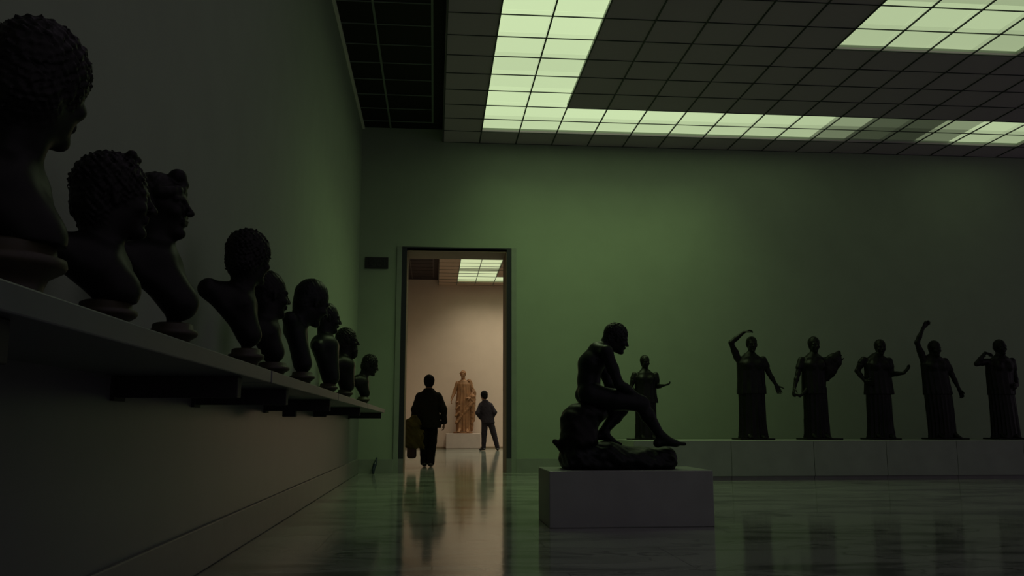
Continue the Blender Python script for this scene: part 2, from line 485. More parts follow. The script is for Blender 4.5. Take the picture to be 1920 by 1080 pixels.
def head(F, pos, R, s=1.0, hair='short', Fh=None, face=True, beard=False, ph=0.3, vol=1.0):
    """pos = centre of the head at jaw height; chin about z=0, crown about .235"""
    pos = np.array(pos, float)
    P = lambda *q: pos + s * (R @ np.array(q, float))
    def E(c, r, k=.012, op='u', FF=F, bumps=None): FF.ell(P(*c), np.array(r) * s, k * s, op, R, bumps)
    def C(a, b, ra, rb, k=.012, op='u', FF=F): FF.cone(P(*a), P(*b), ra * s, rb * s, k * s, op)
    E((-.012, 0, .142), (.092, .073, .088))
    E((.034, 0, .098), (.056, .058, .088), .02)
    C((-.005, 0, .055), (.058, 0, .022), .046, .024, .025)
    E((.076, 0, .018), (.016, .017, .015), .016)
    if face:
        for sd in (1, -1):
            C((.082, sd * .012, .134), (.07, sd * .045, .134), .011, .010, .014)
            E((.092, sd * .030, .117), (.016, .016, .012), .012, 's')
            E((.076, sd * .030, .116), (.011, .013, .010), .004)
            E((.066, sd * .042, .088), (.018, .016, .016), .02)
            C((-.012, sd * .072, .125), (-.006, sd * .074, .088), .013, .009, .008)
            C((-.016, sd * .080, .128), (-.010, sd * .078, .100), .008, .006, .006)
        C((.088, 0, .126), (.110, 0, .091), .007, .0105, .010)
        for sd in (1, -1): E((.101, sd * .011, .087), (.010, .008, .007), .006)
        C((.089, -.018, .064), (.089, .018, .064), .0068, .0068, .008)
        C((.087, -.015, .053), (.087, .015, .053), .0072, .0072, .008)
        C((.098, -.02, .0585), (.098, .02, .0585), .0035, .0035, .004, 's')
    FH = Fh or F
    if hair == 'curly':
        v = vol
        E((-.020, 0, .155), (.099 * v, .085 * v, .095 * v), .006, FF=FH, bumps=(.0075, 175 / s, ph))
        E((-.055, 0, .095), (.062 * v, .072 * v, .075), .012, FF=FH, bumps=(.0065, 180 / s, ph + 1))
    elif hair == 'short':
        E((-.022, 0, .152), (.094 * vol, .080 * vol, .092 * vol), .006, FF=FH, bumps=(.0022, 150 / s, ph))
        E((-.052, 0, .10), (.055, .066, .07), .012, FF=FH, bumps=(.002, 150 / s, ph))
    elif hair == 'band':        # waved hair under a band, small roll over the brow
        E((-.024, 0, .150), (.094, .081, .090), .006, FF=FH, bumps=(.003, 150 / s, ph))
        for i in range(-4, 5):
            a = i * .34
            E((.052 * math.cos(a) + .012, .078 * math.sin(a), .178 - .03 * abs(math.sin(a))), (.022, .022, .021), .008, FF=FH)
        E((-.060, 0, .095), (.05, .06, .06), .014, FF=FH, bumps=(.003, 160 / s, ph))
    elif hair == 'bun':
        E((-.022, 0, .152), (.094, .082, .092), .006, FF=FH, bumps=(.003, 140 / s, ph))
        E((-.095, 0, .115), (.038, .042, .042), .015, FF=FH)
        E((-.05, 0, .10), (.055, .066, .06), .012, FF=FH)
    if beard:
        E((.058, 0, .020), (.042, .045, .045), .014, FF=FH, bumps=(.006, 190 / s, ph + 2))
        E((.066, 0, -.012), (.03, .034, .034), .014, FF=FH, bumps=(.006, 190 / s, ph + 3))

def unit(v):
    v = np.array(v, float); return v / np.linalg.norm(v)

def hand(F, w, d, n, side=1, curl=.35, s=1.0, k=.005, spread=.10):
    """w wrist, d finger direction, n palm side (fingers curl that way), side = which side the thumb leaves"""
    w = np.array(w, float); d = unit(d); n = np.array(n, float); n = unit(n - d * (n @ d)); t = np.cross(d, n) * side
    offs = (.031, .011, -.010, -.029); lens = (.070, .079, .073, .057)
    for o, L in zip(offs, lens):
        kn = w + s * (d * .085 + t * o)
        F.cone(w + s * t * o * .45, kn, .017 * s, .0125 * s, .012 * s)
        p = kn; a = curl * .6
        for j, (fr, ra, rb) in enumerate(((.45, .0105, .0095), (.30, .0095, .0088), (.25, .0088, .0075))):
            dr = math.cos(a) * d + math.sin(a) * n + t * o * spread / .03
            q = p + unit(dr) * L * fr * s
            F.cone(p, q, ra * s, rb * s, k * s); p = q; a += curl * (1 + .15 * j)
    p = w + s * (d * .028 + t * .020); dr = unit(d * .55 + t * .75 + n * .30)
    for L, ra, rb in ((.045, .0145, .0115), (.034, .0112, .010), (.027, .010, .0082)):
        q = p + dr * L * s; F.cone(p, q, ra * s, rb * s, .006 * s); p = q
        dr = unit(dr + d * .45 + n * .15)

def foot(F, ankle, d, s=1.0, up=(0, 0, 1), toe=True):
    a = np.array(ankle, float); d = unit(d); u = np.array(up, float); u = unit(u - d * (u @ d)); t = np.cross(d, u)
    heel = a - d * .035 * s - u * .045 * s
    ball = a + d * .115 * s - u * .058 * s
    F.cone(a, heel, .034 * s, .030 * s, .02 * s)
    F.cone(a + d * .01 * s, ball, .034 * s, .022 * s, .03 * s, flat=(t, 1.5))
    F.cone(heel, ball, .026 * s, .020 * s, .03 * s, flat=(t, 1.4))
    if toe:
        for i, (o, L, r) in enumerate(((.026, .062, .014), (.008, .060, .0105), (-.008, .053, .0098), (-.022, .045, .0094), (-.034, .036, .009))):
            b0 = ball + t * o * s
            F.cone(b0, b0 + d * L * s - u * .006 * s, r * 1.1 * s, r * s, .007 * s)

# ------------------------------------------------------------------ marble shelf on black brackets, left wall
def simple(name, bm_, mt, loc, label, cat, group=None, smooth=False):
    for v in bm_.verts: v.co -= Vector(loc)
    o = obj(name, bm_, mt, None, smooth); o.location = loc
    return tag(o, label, cat, group)

SH_Z0, SH_Z1, SH_X = 0.900, 0.952, -0.685
for y0, y1, lb in ((0.55, 3.79, 'nearest grey marble shelf slab, carrying the three largest bronze busts'),
                   (3.815, 6.44, 'second grey marble shelf slab, carrying the busts just past the big gap'),
                   (6.465, 9.28, 'third grey marble shelf slab, further along the left wall'),
                   (9.305, 12.45, 'last grey marble shelf slab, ending just short of the doorway wall')):
    simple('marble_shelf', bx(XL, SH_X, y0, y1, SH_Z0, SH_Z1, bev=0.004), M['shelf'], (XL, (y0 + y1) / 2, SH_Z0), lb, 'shelf', 'marble shelf slabs')
for y, lb, blk in ((1.53, 'black iron shelf bracket nearest the camera at the left edge', None),
              (3.36, 'long black iron bracket under the end of the nearest shelf slab', None),
              (4.44, 'black iron bracket under the second shelf slab, just behind the largest bracket', None),
              (6.26, 'black iron bracket under the second shelf slab\'s far end, small block below', (-1.04, -.95, .065)),
              (8.8, 'black iron bracket under the third shelf slab with a flat block below', (-1.18, -1.045, .025)),
              (12.3, 'farthest black iron bracket under the end of the last shelf slab', None)):
    root = empty('shelf_bracket', (XL, y, 0.81), lb, 'bracket', 'black brackets under the marble shelf')
    obj('arm', bx(0.0, 0.50, -0.03, 0.03, 0.012, 0.0895, bev=0.003), M['iron'], root)
    obj('wall_plate', bx(0.056, 0.072, -0.06, 0.06, 0.0, 0.088), M['iron'], root)
    if blk:
        obj('support_block', bx(blk[0] - XL, blk[1] - XL, -0.03, 0.03, 0.012 - blk[2] * .6, 0.014, bev=0.004), M['iron'], root)

# ------------------------------------------------------------------ bronze busts
SOCLE = [(.060, 0), (.070, .004), (.070, .018), (.060, .026), (.055, .060), (.062, .080), (.084, .096), (.088, .104), (.086, .116), (.072, .121), (.070, .140), (.060, .146)]
def bust(x, y, label, hd, neck, tip, sh, s=1.0, yaw=0.0, pitch=0.0, hair='curly', vol=1.0, beard=False, ph=.3, soc=1.0, soch=1.0, half=.135, chest_r=.060, tipw=.045, dowel=True, rolls=None, mt='bronze', hs=1.0):
    """local: x forward (into the hall), z up from the shelf; hd = chin-height head centre, neck, tip, sh(oulder) = (x,z)"""
    root = empty('bronze_bust', (x, y, SH_Z1), label, 'bust', 'bronze busts on the marble shelf')
    b = lathe(bmesh.new(), [(r * soc, z * soch) for r, z in SOCLE], 44)
    obj('socle', b, M['socle'], root, True, label='ochre stone turned socle')
    F = Field((-.36, -.24, .10 * soch), (.30, .24, 1.0), .005)
    R = rotm(yaw, pitch)
    head(F, (hd[0], 0, hd[1]), R, s, hair, beard=beard, ph=ph, vol=vol)
    hp = np.array((hd[0], 0, hd[1])) + s * (R @ np.array((-.025, 0, .06)))
    N = np.array((neck[0], 0, neck[1])); T = np.array((tip[0], 0, tip[1]))
    F.cone(hp, N, .056 * s, .062 * s, .03)
    for sd in (1, -1):
        S_ = np.array((sh[0], sd * half, sh[1]))
        F.cone(N, S_, .055, .042, .035)
        F.cone(S_, T + np.array((0, sd * .02, 0)), .042, tipw * .8, .04)
        F.cone(N + np.array((.02, sd * .05, -.03)), T, chest_r, tipw, .04)
        F.cone(S_ * .5 + N * .5, T, chest_r * .9, tipw, .04)
        # cloak fold over the shoulder
        F.cone(S_ + np.array((-.01, 0, .02)), N + np.array((.06, sd * .02, -.06)), .016, .014, .012)
    if rolls:
        for c, r in rolls: F.ell((c[0], c[1], c[2]), (r, r, r * .9), .01)
    if dowel:
        F.cone((0, 0, .12 * soch), (tip[0] * .75 - .01, 0, tip[1] + .03), .024, .026, .012)
    F.cut(2, .141 * soch)
    F.obj('bust', M[mt], root)
    return root

def sx(px_x, x0): return px_x - x0
# nearest: large curly head turned away
bust(-.955, 2.02, 'largest curly bronze head, cut off by the left edge of the photo', (.042, .415), (-.022, .330), (.055, .185), (-.10, .31), s=1.06, yaw=1.30, pitch=.06, hair='curly', vol=1.14, ph=.3, soc=1.42, soch=1.18, half=.11, chest_r=.062, tipw=.048)
bust(-.970, 2.67, 'second bronze bust, curly-haired with a small topknot over the brow', (.005, .325), (-.03, .26), (.03, .165), (-.10, .265), s=1.02, yaw=.45, pitch=.0, hair='curly', vol=1.06, ph=1.7, soc=1.02, soch=.90, half=.13, rolls=[((.048, -.01, .578), .017), ((.056, .012, .568), .015)])
bust(-.945, 3.26, 'third bronze bust, clean profile with a sharp nose and a hair roll over the brow', (-.070, .445), (-.07, .375), (.02, .21), (-.155, .355), s=1.05, yaw=-.05, pitch=.0, hair='band', ph=.9, soc=1.0, soch=.92, half=.14, rolls=[((-.015, 0, .680), .034), ((-.003, .015, .655), .027)])
bust(-.930, 4.45, 'bronze bust with a mass of curls beyond the gap in the row', (-.005, .475), (-.045, .395), (.01, .215), (-.165, .425), s=1.04, yaw=.95, pitch=.05, hair='curly', vol=1.14, ph=2.6, soc=1.0, soch=1.0, half=.13, tipw=.040)
bust(-.935, 5.20, 'smaller straight-browed bronze bust close behind the curly one', (-.035, .395), (-.045, .33), (.0, .19), (-.11, .33), s=1.10, yaw=.6, pitch=.05, hair='short', vol=1.05, ph=.2, soc=1.12, soch=.90, half=.13)
bust(-.925, 6.30, 'bronze bust with a smooth round bald head bowed forward', (.0, .500), (-.065, .44), (.0, .20), (-.075, .50), s=1.27, yaw=.6, pitch=.40, hair='short', vol=1.05, ph=.5, soc=1.0, soch=.98, half=.15, mt='bronze_green')
bust(-.945, 8.00, 'tall bronze bust with green highlights behind the smooth round head', (-.03, .60), (-.04, .50), (.02, .20), (-.08, .46), s=1.1, yaw=.4, pitch=.1, hair='bun', ph=.4, soc=1.0, soch=.98, half=.19, chest_r=.105, tipw=.06, mt='bronze_green')
bust(-.940, 9.45, 'bearded bronze bust, second from the end of the shelf', (.015, .53), (-.02, .42), (.02, .19), (-.09, .41), s=1.10, yaw=.3, pitch=.0, hair='curly', beard=True, ph=1.1, half=.17, chest_r=.10, tipw=.06)
bust(-.925, 11.70, 'farthest bronze bust at the end of the shelf, head tilted down', (.05, .44), (-.03, .36), (.02, .19), (-.10, .35), s=1.06, yaw=.4, pitch=.3, hair='curly', ph=2.1, half=.15, chest_r=.08)

# ------------------------------------------------------------------ seated bronze on its block
simple('marble_plinth', bx(.83, 2.035, 6.40, 7.06, 0, .40, bev=.006), M['plinth'], (1.43, 6.73, 0), 'low grey marble block under the seated bronze youth', 'plinth')
SY = 6.73
root = empty('seated_statue', (1.43, SY, .40), 'dark bronze nude youth seated on a rock, leaning forward', 'statue')
def sp(x, z, y=0.0):
    k = SY / 6.85
    return np.array((x * k - 1.43, y, .72 + (z - .72) * k - .40))
F = Field((-.60, -.30, -.01), (.62, .30, 1.16), .006)
Rh = rotm(0.05, .30)
hc = sp(1.402, 1.298)
head(F, hc, Rh, .90, 'curly', vol=1.06, ph=.6)
F.cone(hc + Rh @ np.array((-.03, 0, .05)), sp(1.285, 1.315), .048, .058, .03)
# trunk: pelvis, waist, ribs, shoulders
fl = ((0, 1, 0), 1.35)
F.cone(sp(1.205, .985), sp(1.205, 1.08), .085, .080, .04, flat=fl)
F.cone(sp(1.205, 1.08), sp(1.225, 1.20), .078, .092, .04, flat=fl)
F.cone(sp(1.225, 1.20), sp(1.275, 1.29), .092, .072, .04, flat=((0, 1, 0), 1.6))
for sd in (-1, 1):
    F.ell(sp(1.195, .965, sd * .075), (.085, .075, .075), .03)
    F.ell(sp(1.285, 1.215, sd * .06), (.05, .06, .05), .03)
    F.cone(sp(1.275, 1.30, sd * .03), sp(1.315, 1.285, sd * .165), .055, .052, .03)
# near arm (towards the camera): forearm laid along the thigh, hand over the knee
for sd, el, wr, hd_ in ((-1, (1.405, 1.035), (1.535, .965), (1.60, .935)), (1, (1.41, 1.03), (1.47, .99), (1.55, .96))):
    S_ = sp(1.318, 1.275, sd * .170); E_ = sp(el[0], el[1], sd * .185); W_ = sp(wr[0], wr[1], sd * .125)
    F.chain([S_, S_ * .5 + E_ * .5, E_], [.048, .043, .036], .02)
    F.chain([E_, E_ * .6 + W_ * .4, W_], [.037, .036, .024], .02)
    hand(F, W_, sp(hd_[0], hd_[1], sd * .115) - W_, (0, 0, -1), -sd, .38, .92)
# near leg forward
H_ = sp(1.215, .955, -.085); K_ = sp(1.588, .885, -.115); A_ = sp(1.752, .635, -.085)
F.chain([H_, H_ * .5 + K_ * .5, K_], [.086, .076, .055], .03)
F.chain([K_, K_ * .66 + A_ * .34, A_], [.053, .052, .033], .025)
F.ell(K_ + np.array((.02, 0, .01)), (.042, .042, .046), .02)
foot(F, A_, (1, 0, .06), .95, up=(-.06, 0, 1))
# far leg drawn back
H_ = sp(1.215, .955, .085); K_ = sp(1.485, .855, .12); A_ = sp(1.332, .672, .10)
F.chain([H_, H_ * .5 + K_ * .5, K_], [.084, .074, .056], .03)
F.chain([K_, K_ * .66 + A_ * .34, A_], [.053, .052, .034], .025)
foot(F, A_, (1, 0, -.26), .85, up=(.26, 0, 1))
F.obj('figure', M['bronze_green'], root)
F = Field((-.62, -.32, -.004), (.60, .32, .60), .007)
F.cone(sp(1.125, .62), sp(1.165, .79), .140, .110, .06, flat=((0, 1, 0), 1.45))
F.cone(sp(1.08, .79), sp(1.27, .82), .085, .070, .06, flat=((0, 1, 0), 1.8))
F.cone(sp(1.06, .76), sp(1.07, .56), .055, .09, .06, flat=((0, 1, 0), 1.7))
F.cone(sp(.925, .597, -.05), sp(1.02, .53, -.05), .022, .05, .03)
F.rough(.005, 26, .4)
F.obj('rock_seat', M['bronze'], root)
F = Field((-.62, -.33, -.004), (.62, .33, .26), .007)
F.cone(sp(1.07, .49), sp(1.34, .50), .095, .090, .05, flat=((0, 1, 0), 2.4))
F.cone(sp(1.34, .50), sp(1.60, .478), .085, .072, .05, flat=((0, 1, 0), 2.7))
F.cone(sp(1.60, .478), sp(1.80, .480), .072, .074, .05, flat=((0, 1, 0), 2.6))
F.cone(sp(1.05, .44), sp(1.80, .43), .065, .06, .03, flat=((0, 1, 0), 3.4))
F.rough(.006, 30, 1.7)
F.cut(2, .0005)
F.obj('rock_base', M['bronze_green'], root)

# ------------------------------------------------------------------ row of draped bronze women
PZ = .525
PY = 12.6
for i, (x0, x1, lb) in enumerate(((2.66, 3.985, 'wide marble block under the small bronze girl behind the seated youth'),
                       (3.99, 5.135, 'marble block under the bronze woman with an arm curved over her head'),
                       (5.14, 6.16, 'marble block under the bronze woman with a lifted fan of drapery'),
                       (6.165, 7.17, 'marble block under the bronze woman with one hand on her hip'),
                       (7.175, 8.14, 'marble block under the bronze woman stretching an arm high'),
                       (8.145, 9.30, 'marble block under the last bronze woman at the right edge'))):
    root = empty('marble_plinth', ((x0 + x1) / 2, 12.4, 0), lb, 'plinth', 'marble blocks under the draped bronze women')
    w = (x1 - x0) / 2
    obj('block', bx(-w, w, -.68, .70, .055, PZ, bev=.003), M['plinth'], root)
    obj('kick_base', bx(-w + .0, w - .0, -.66, .70, 0, .056), M['base'], root)

def peplos_woman(x0, label, lean, skirt, over, hd, arms, base, s=1.0, headyaw=0.0, hair='bun', extra=None, feet=(-.09, .09), ph=0.0, neckr=.046, skirt_cx=(0, 0, 0)):
    """local x to the viewer's right, y away from the viewer, z up from the block; faces the viewer (-y)"""
    root = empty('draped_statue', (x0, PY, PZ), label, 'statue', 'dark bronze draped women on the marble blocks')
    b = bx(base[0], base[1], -.20, .20, 0, .022 * s, bev=.006)
    obj('base_plate', b, M['bronze'], root)
    # skirt
    F = Field((-.42 * s, -.34 * s, .0), (.42 * s, .34 * s, .78 * s), .007)
    zz = np.array((.020, .06, .22, .50, .76)) * s
    ax = np.array(skirt) * s
    c0, c1, c2 = skirt_cx
    cx = [c0, c0, c0 * .75 + c1 * .25, c1, c2]
    F.loft(zz, cx, [0] * 5, ax, ax * .70, .01, (9, .05, ph), [.055, .06, .06, .045, .02])
    F.obj('skirt', M['bronze'], root)
    # overfold and bodice
    F = Field((-.40 * s, -.30 * s, .50 * s), (.40 * s, .30 * s, 1.34 * s), .007)
    zz = np.array((.655, .70, .85, 1.00, 1.11, 1.195, 1.262)) * s
    cx = np.array([l for l in lean[:7]]) * s
    ax = np.array(list(over[:5]) + [over[5] * .80, .062]) * s
    F.loft(zz, cx, [0] * 7, ax, np.array((.160, .158, .140, .130, .128, .108, .060)) * s, .01, (7, .03, ph + .7), [.045, .045, .035, .022, .012, .01, .0])
    for sd in (-1, 1):
        F.ell((cx[4] + sd * .075 * s, -.095 * s, 1.075 * s), np.array((.062, .055, .062)) * s, .04 * s)
    for a in arms:
        S_ = np.array(a[0]) * s; E_ = np.array(a[1]) * s
        sl = a[4] if len(a) > 4 else .35
        F.cone(S_ + np.array((0, 0, -.022)) * s, S_ + (E_ - S_) * sl, .050 * s, .052 * s, .035 * s)
    F.obj('overfold', M['bronze'], root)
    # bare figure: head, neck, arms, feet
    F = Field((-.52 * s, -.36 * s, .0), (.52 * s, .28 * s, 1.80 * s), .007)
    hx, hz = hd[0] * s, (hd[1] + .005) * s
    R = rotm(-math.pi / 2 + headyaw, .05)
    hp = np.array((hx, -.02 * s, hz))
    head(F, hp, R, .97 * s, hair, ph=ph + .4, vol=1.08)
    F.cone(hp + R @ np.array((-.025, 0, .05)) * s, (cx[5], .0, 1.20 * s), neckr * s, .056 * s, .025)
    F.cone((cx[5], .0, 1.20 * s), (cx[3], .0, .95 * s), .075 * s, .08 * s, .03, flat=((1, 0, 0), 1.5))
    for a in arms:
        S_, E_, W_, fd = (np.array(q, float) * s for q in a[:4])
        S_ = S_ + np.array((0, 0, -.022)) * s
        F.chain([S_, S_ * .5 + E_ * .5, E_], [.046 * s, .044 * s, .036 * s], .02)
        F.chain([E_, E_ * .6 + W_ * .4, W_], [.036 * s, .034 * s, .023 * s], .02)
        kw = a[5] if len(a) > 5 else {}
        hand(F, W_, fd - W_, kw.get('n', (0, -1, -.2)), kw.get('side', 1), kw.get('curl', .4), .92 * s)
    for fx in feet:
        foot(F, (fx * s, -.065 * s, .085 * s), (fx * .6, -1, 0), .85 * s)
    for fx in feet:
        F.chain([(fx * s, -.05 * s, .09 * s), (fx * .8 * s, 0, .45 * s), (cx[2] + fx * .5 * s, 0, .75 * s), (cx[3], 0, .97 * s)], [.034 * s, .05 * s, .06 * s, .07 * s], .01)
    F.cut(2, .018 * s)
    F.obj('figure', M['bronze'], root)
    if extra: extra(root, s)
    return root

OV = (.216, .214, .205, .205, .205, .190, .090)
SK = (.222, .212, .198, .195, .195)
peplos_woman(3.045, 'small bronze girl behind the seated youth, one forearm held out', [0.0] * 7, (.215, .205, .195, .19, .19), (.225, .22, .20, .195, .20, .185, .09), (0.0, 1.272),
             [((-.20, 0, 1.185), (-.265, -.02, .93), (-.20, -.12, .80), (-.17, -.2, .76)),
              ((.20, 0, 1.185), (.225, -.02, .95), (.30, -.16, .965), (.40, -.19, .99), .5, dict(n=(0, -.3, 1), side=1, curl=.55))],
             (-.25, .21), s=.80, headyaw=.25, hair='short', ph=.2)
peplos_woman(4.625, 'bronze woman at the left of the row, arm curved over her head', [0.0, 0, 0, 0, 0, 0, 0.01], SK, OV, (.025, 1.262),
             [((-.195, 0, 1.20), (-.290, -.03, 1.405), (-.105, -.06, 1.555), (-.02, -.07, 1.585), .35, dict(n=(.3, 0, -1), side=-1, curl=.6)),
              ((.195, 0, 1.185), (.265, -.02, .965), (.345, -.08, .785), (.37, -.10, .70), .55, dict(n=(-.3, -1, 0), side=-1, curl=.3))],
             (-.26, .25), headyaw=-.1, ph=.9, hair='bun')
def fan(root, s):
    F = Field((.0, -.30, .70), (.58, .26, 1.45), .007)
    F.cone((.14, -.02, 1.10), (.28, -.06, 1.20), .07, .06, .06)
    F.cone((.365, -.07, 1.268), (.315, -.06, 1.14), .034, .080, .05, flat=((0, 1, 0), .8))
    F.cone((.315, -.06, 1.14), (.225, -.04, 1.0), .080, .085, .06, flat=((0, 1, 0), .8))
    F.cone((.225, -.04, 1.0), (.17, -.03, .90), .085, .06, .06, flat=((0, 1, 0), .8))
    F.rough(.003, 40, .5)
    F.obj('lifted_drapery', M['bronze'], root)
    F = Field((-.42, -.24, .55), (-.05, .1, .80), .006)
    F.chain([(-.345, -.08, .655), (-.27, -.09, .628), (-.20, -.07, .67), (-.13, -.05, .74)], [.014, .018, .024, .036], .02)
    F.obj('pulled_fold', M['bronze'], root)
peplos_woman(5.585, 'bronze woman lifting a rounded fan of drapery at her shoulder', [-.02, -.02, -.01, 0, 0, 0, 0.0], (.198, .192, .182, .178, .175), (.165, .170, .180, .185, .195, .185, .09), (.015, 1.262),
             [((-.185, 0, 1.18), (-.255, -.02, .955), (-.335, -.06, .745), (-.365, -.08, .67), .6, dict(n=(1, 0, 0), side=1, curl=.5)),
              ((.19, 0, 1.18), (.27, -.04, 1.02), (.315, -.07, 1.12), (.335, -.075, 1.18), .6)],
             (-.24, .30), headyaw=.0, ph=1.9, hair='short', extra=fan)
peplos_woman(6.555, 'bronze woman with one hand on her hip, other forearm held out', [0.01] * 7, (.215, .205, .190, .185, .18), (.225, .22, .21, .20, .205, .190, .09), (.065, 1.235),
             [((-.195, 0, 1.19), (-.285, .04, 1.005), (-.215, -.05, .845), (-.17, -.13, .815), .35, dict(n=(1, -.3, 0), side=1, curl=.4)),
              ((.20, 0, 1.18), (.215, -.03, .955), (.325, -.16, .965), (.40, -.19, 1.05), .5, dict(n=(0, -.3, 1), side=1, curl=.3))],
             (-.225, .21), headyaw=-.15, ph=2.7, hair='bun')
peplos_woman(7.475, 'bronze woman stretching one arm high above her head', [.005, .0, -.01, -.02, -.03, -.035, -.03], (.205, .20, .195, .20, .20), (.215, .213, .205, .20, .20, .19, .09), (-.005, 1.218),
             [((-.185, 0, 1.20), (-.275, -.02, 1.43), (-.185, -.05, 1.64), (-.125, -.06, 1.71), .35, dict(n=(.5, -1, 0), side=-1, curl=.25)),
              ((.155, 0, 1.18), (.235, -.02, .955), (.305, -.06, .735), (.325, -.08, .655), .7, dict(n=(-1, -.3, 0), side=-1, curl=.35))],
             (-.19, .325), headyaw=.1, ph=3.6, hair='short', skirt_cx=(.03, .015, .0), feet=(-.05, .17))
peplos_woman(8.475, 'bronze woman at the right edge, elbow bent with fingers at her shoulder', [.005, .005, .0, .0, .015, .025, .03], (.215, .205, .195, .19, .185), (.195, .195, .20, .205, .210, .195, .09), (.03, 1.250),
             [((-.17, 0, 1.175), (-.385, -.06, 1.115), (-.265, -.10, 1.275), (-.16, -.07, 1.262), .62, dict(n=(1, .3, -.6), side=1, curl=.5)),
              ((.215, 0, 1.19), (.255, .02, .95), (.20, -.10, .80), (.12, -.17, .79), .6, dict(n=(-1, .3, 0), side=1, curl=.3))],
             (-.22, .24), headyaw=.2, ph=4.4, hair='bun', skirt_cx=(.02, .01, .0))

# ------------------------------------------------------------------ people
def shoe(root, ankle, d, s=1.0):
    F = Field(np.array(ankle) - .22, np.array(ankle) + .22, .006)
    a = np.array(ankle, float); d = unit(d); t = np.array((-d[1], d[0], 0))
    F.cone(a - d * .04 + np.array((0, 0, -.045)), a + d * .13 + np.array((0, 0, -.060)), .036 * s, .030 * s, .02, flat=(t, 1.25))
    F.cone(a + np.array((0, 0, .01)), a + d * .10 + np.array((0, 0, -.045)), .040, .028, .03, flat=(t, 1.15))
    F.cone(a + d * .13 + np.array((0, 0, -.060)), a + d * .17 + np.array((0, 0, -.064)), .032, .026, .02, flat=(t, 1.3))
    F.cut(2, .002)
    return F.obj('shoe', M['shoe'], root)

# the man in the doorway, walking away
root = empty('person', (-.095, 16.0, 0), 'person in a dark jacket walking away through the doorway, coat and bag in hand', 'person')
F = Field((-.42, -.30, .02), (.38, .32, 1.68), .006)
R = rotm(math.pi / 2, .08)
hp = np.array((.0, .01, 1.375))
head(F, hp, R, 1.0, 'none')
F.cone(hp + np.array((0, -.02, .05)), (.0, -.02, 1.24), .056, .062, .03)
F.cone((0, -.01, 1.17), (0, .0, .90), .12, .11, .05, flat=((1, 0, 0), 1.25))
for sd, pts in ((-1, [(-.165, -.01, 1.235), (-.235, -.02, 1.02), (-.265, .03, .80)]), (1, [(.165, -.01, 1.235), (.250, -.06, 1.02), (.275, -.02, .775)])):
    F.chain(pts, [.05, .042, .028], .03)
    hand(F, pts[2], (.02 * sd, .12, -1), (-sd, .1, 0), 1 if sd > 0 else -1, .5 if sd > 0 else .9, .95)
for pts in ([(-.075, 0, .88), (-.07, .02, .48), (-.065, .06, .09)], [(.075, 0, .88), (.065, .0, .48), (.045, -.07, .10)]):
    F.chain(pts, [.085, .056, .038], .03)
    foot(F, pts[2], (0, 1, 0), .85, toe=False)
F.obj('body', M['skin'], root)
Fh = Field((-.18, -.20, 1.38), (.18, .18, 1.72), .006)
head(Field((-.2, -.2, 1.3), (.2, .2, 1.75), .03), hp, R, 1.0, 'curly', Fh=Fh, vol=1.13)
Fh.obj('hair', M['hair'], root)
F = Field((-.42, -.30, .62), (.40, .30, 1.44), .006)
F.loft((.690, .75, .95, 1.10, 1.22, 1.31, 1.385), [.02] * 2 + [.0] * 5, [0, 0, 0, 0, 0, -.01, -.02], (.205, .205, .195, .205, .205, .150, .078), (.145, .145, .13, .135, .13, .105, .080), .03, (5, .012, .3))
for pts in ([(-.175, -.01, 1.255), (-.245, -.02, 1.02), (-.272, .03, .815)], [(.175, -.01, 1.255), (.262, -.06, 1.02), (.285, -.02, .790)]):
    F.chain(pts, [.060, .062, .048], .04)
F.cone((-.03, -.025, 1.345), (.03, -.025, 1.345), .058, .058, .02)
F.rough(.003, 36, .8)
F.obj('jacket', M['jacket'], root)
F = Field((-.26, -.26, .03), (.26, .26, .92), .006)
F.cone((-.05, 0, .84), (.05, 0, .84), .125, .125, .04)
F.chain([(-.075, 0, .83), (-.075, .02, .47), (-.068, .06, .075)], [.105, .085, .066], .03)
F.chain([(.075, 0, .83), (.068, .0, .47), (.048, -.07, .085)], [.105, .085, .066], .03)
F.rough(.003, 30, .2)
F.obj('trousers', M['trousers'], root)
shoe(root, (-.065, .06, .095), (0.02, 1, 0))
shoe(root, (.045, -.07, .095), (0.05, 1, 0))
# coat over the left hand, bag below it
F = Field((-.30, -.30, .28), (.30, .30, .95), .007)
F.loft((.33, .45, .60, .74, .84, .90), [.03, .0, -.01, -.02, -.01, .0], [0] * 6, (.150, .185, .180, .14, .09, .05), (.07, .085, .085, .075, .06, .04), .02, (6, .07, .5))
F.rough(.016, 17, .3)
F.rough(.005, 40, .9)
o = F.obj('coat', M['coat']); o.location = (-.355, 15.76, -.0)
tag(o, 'olive yellow coat hanging from the walking person\'s left hand', 'coat')
root = empty('bag', (-.385, 15.97, .0), 'small red-brown bag carried below the olive coat', 'bag')
b = bx(-.085, .085, -.055, .055, .15, .40, bev=.045)
obj('bag_body', b, M['bag'], root, True)
F = Field((-.12, -.06, .36), (.12, .06, .62), .006)
F.chain([(-.06, 0, .38), (-.05, 0, .52), (0, 0, .57), (.05, 0, .52), (.06, 0, .38)], [.010] * 5, .008)
F.obj('handle', M['bag'], root)

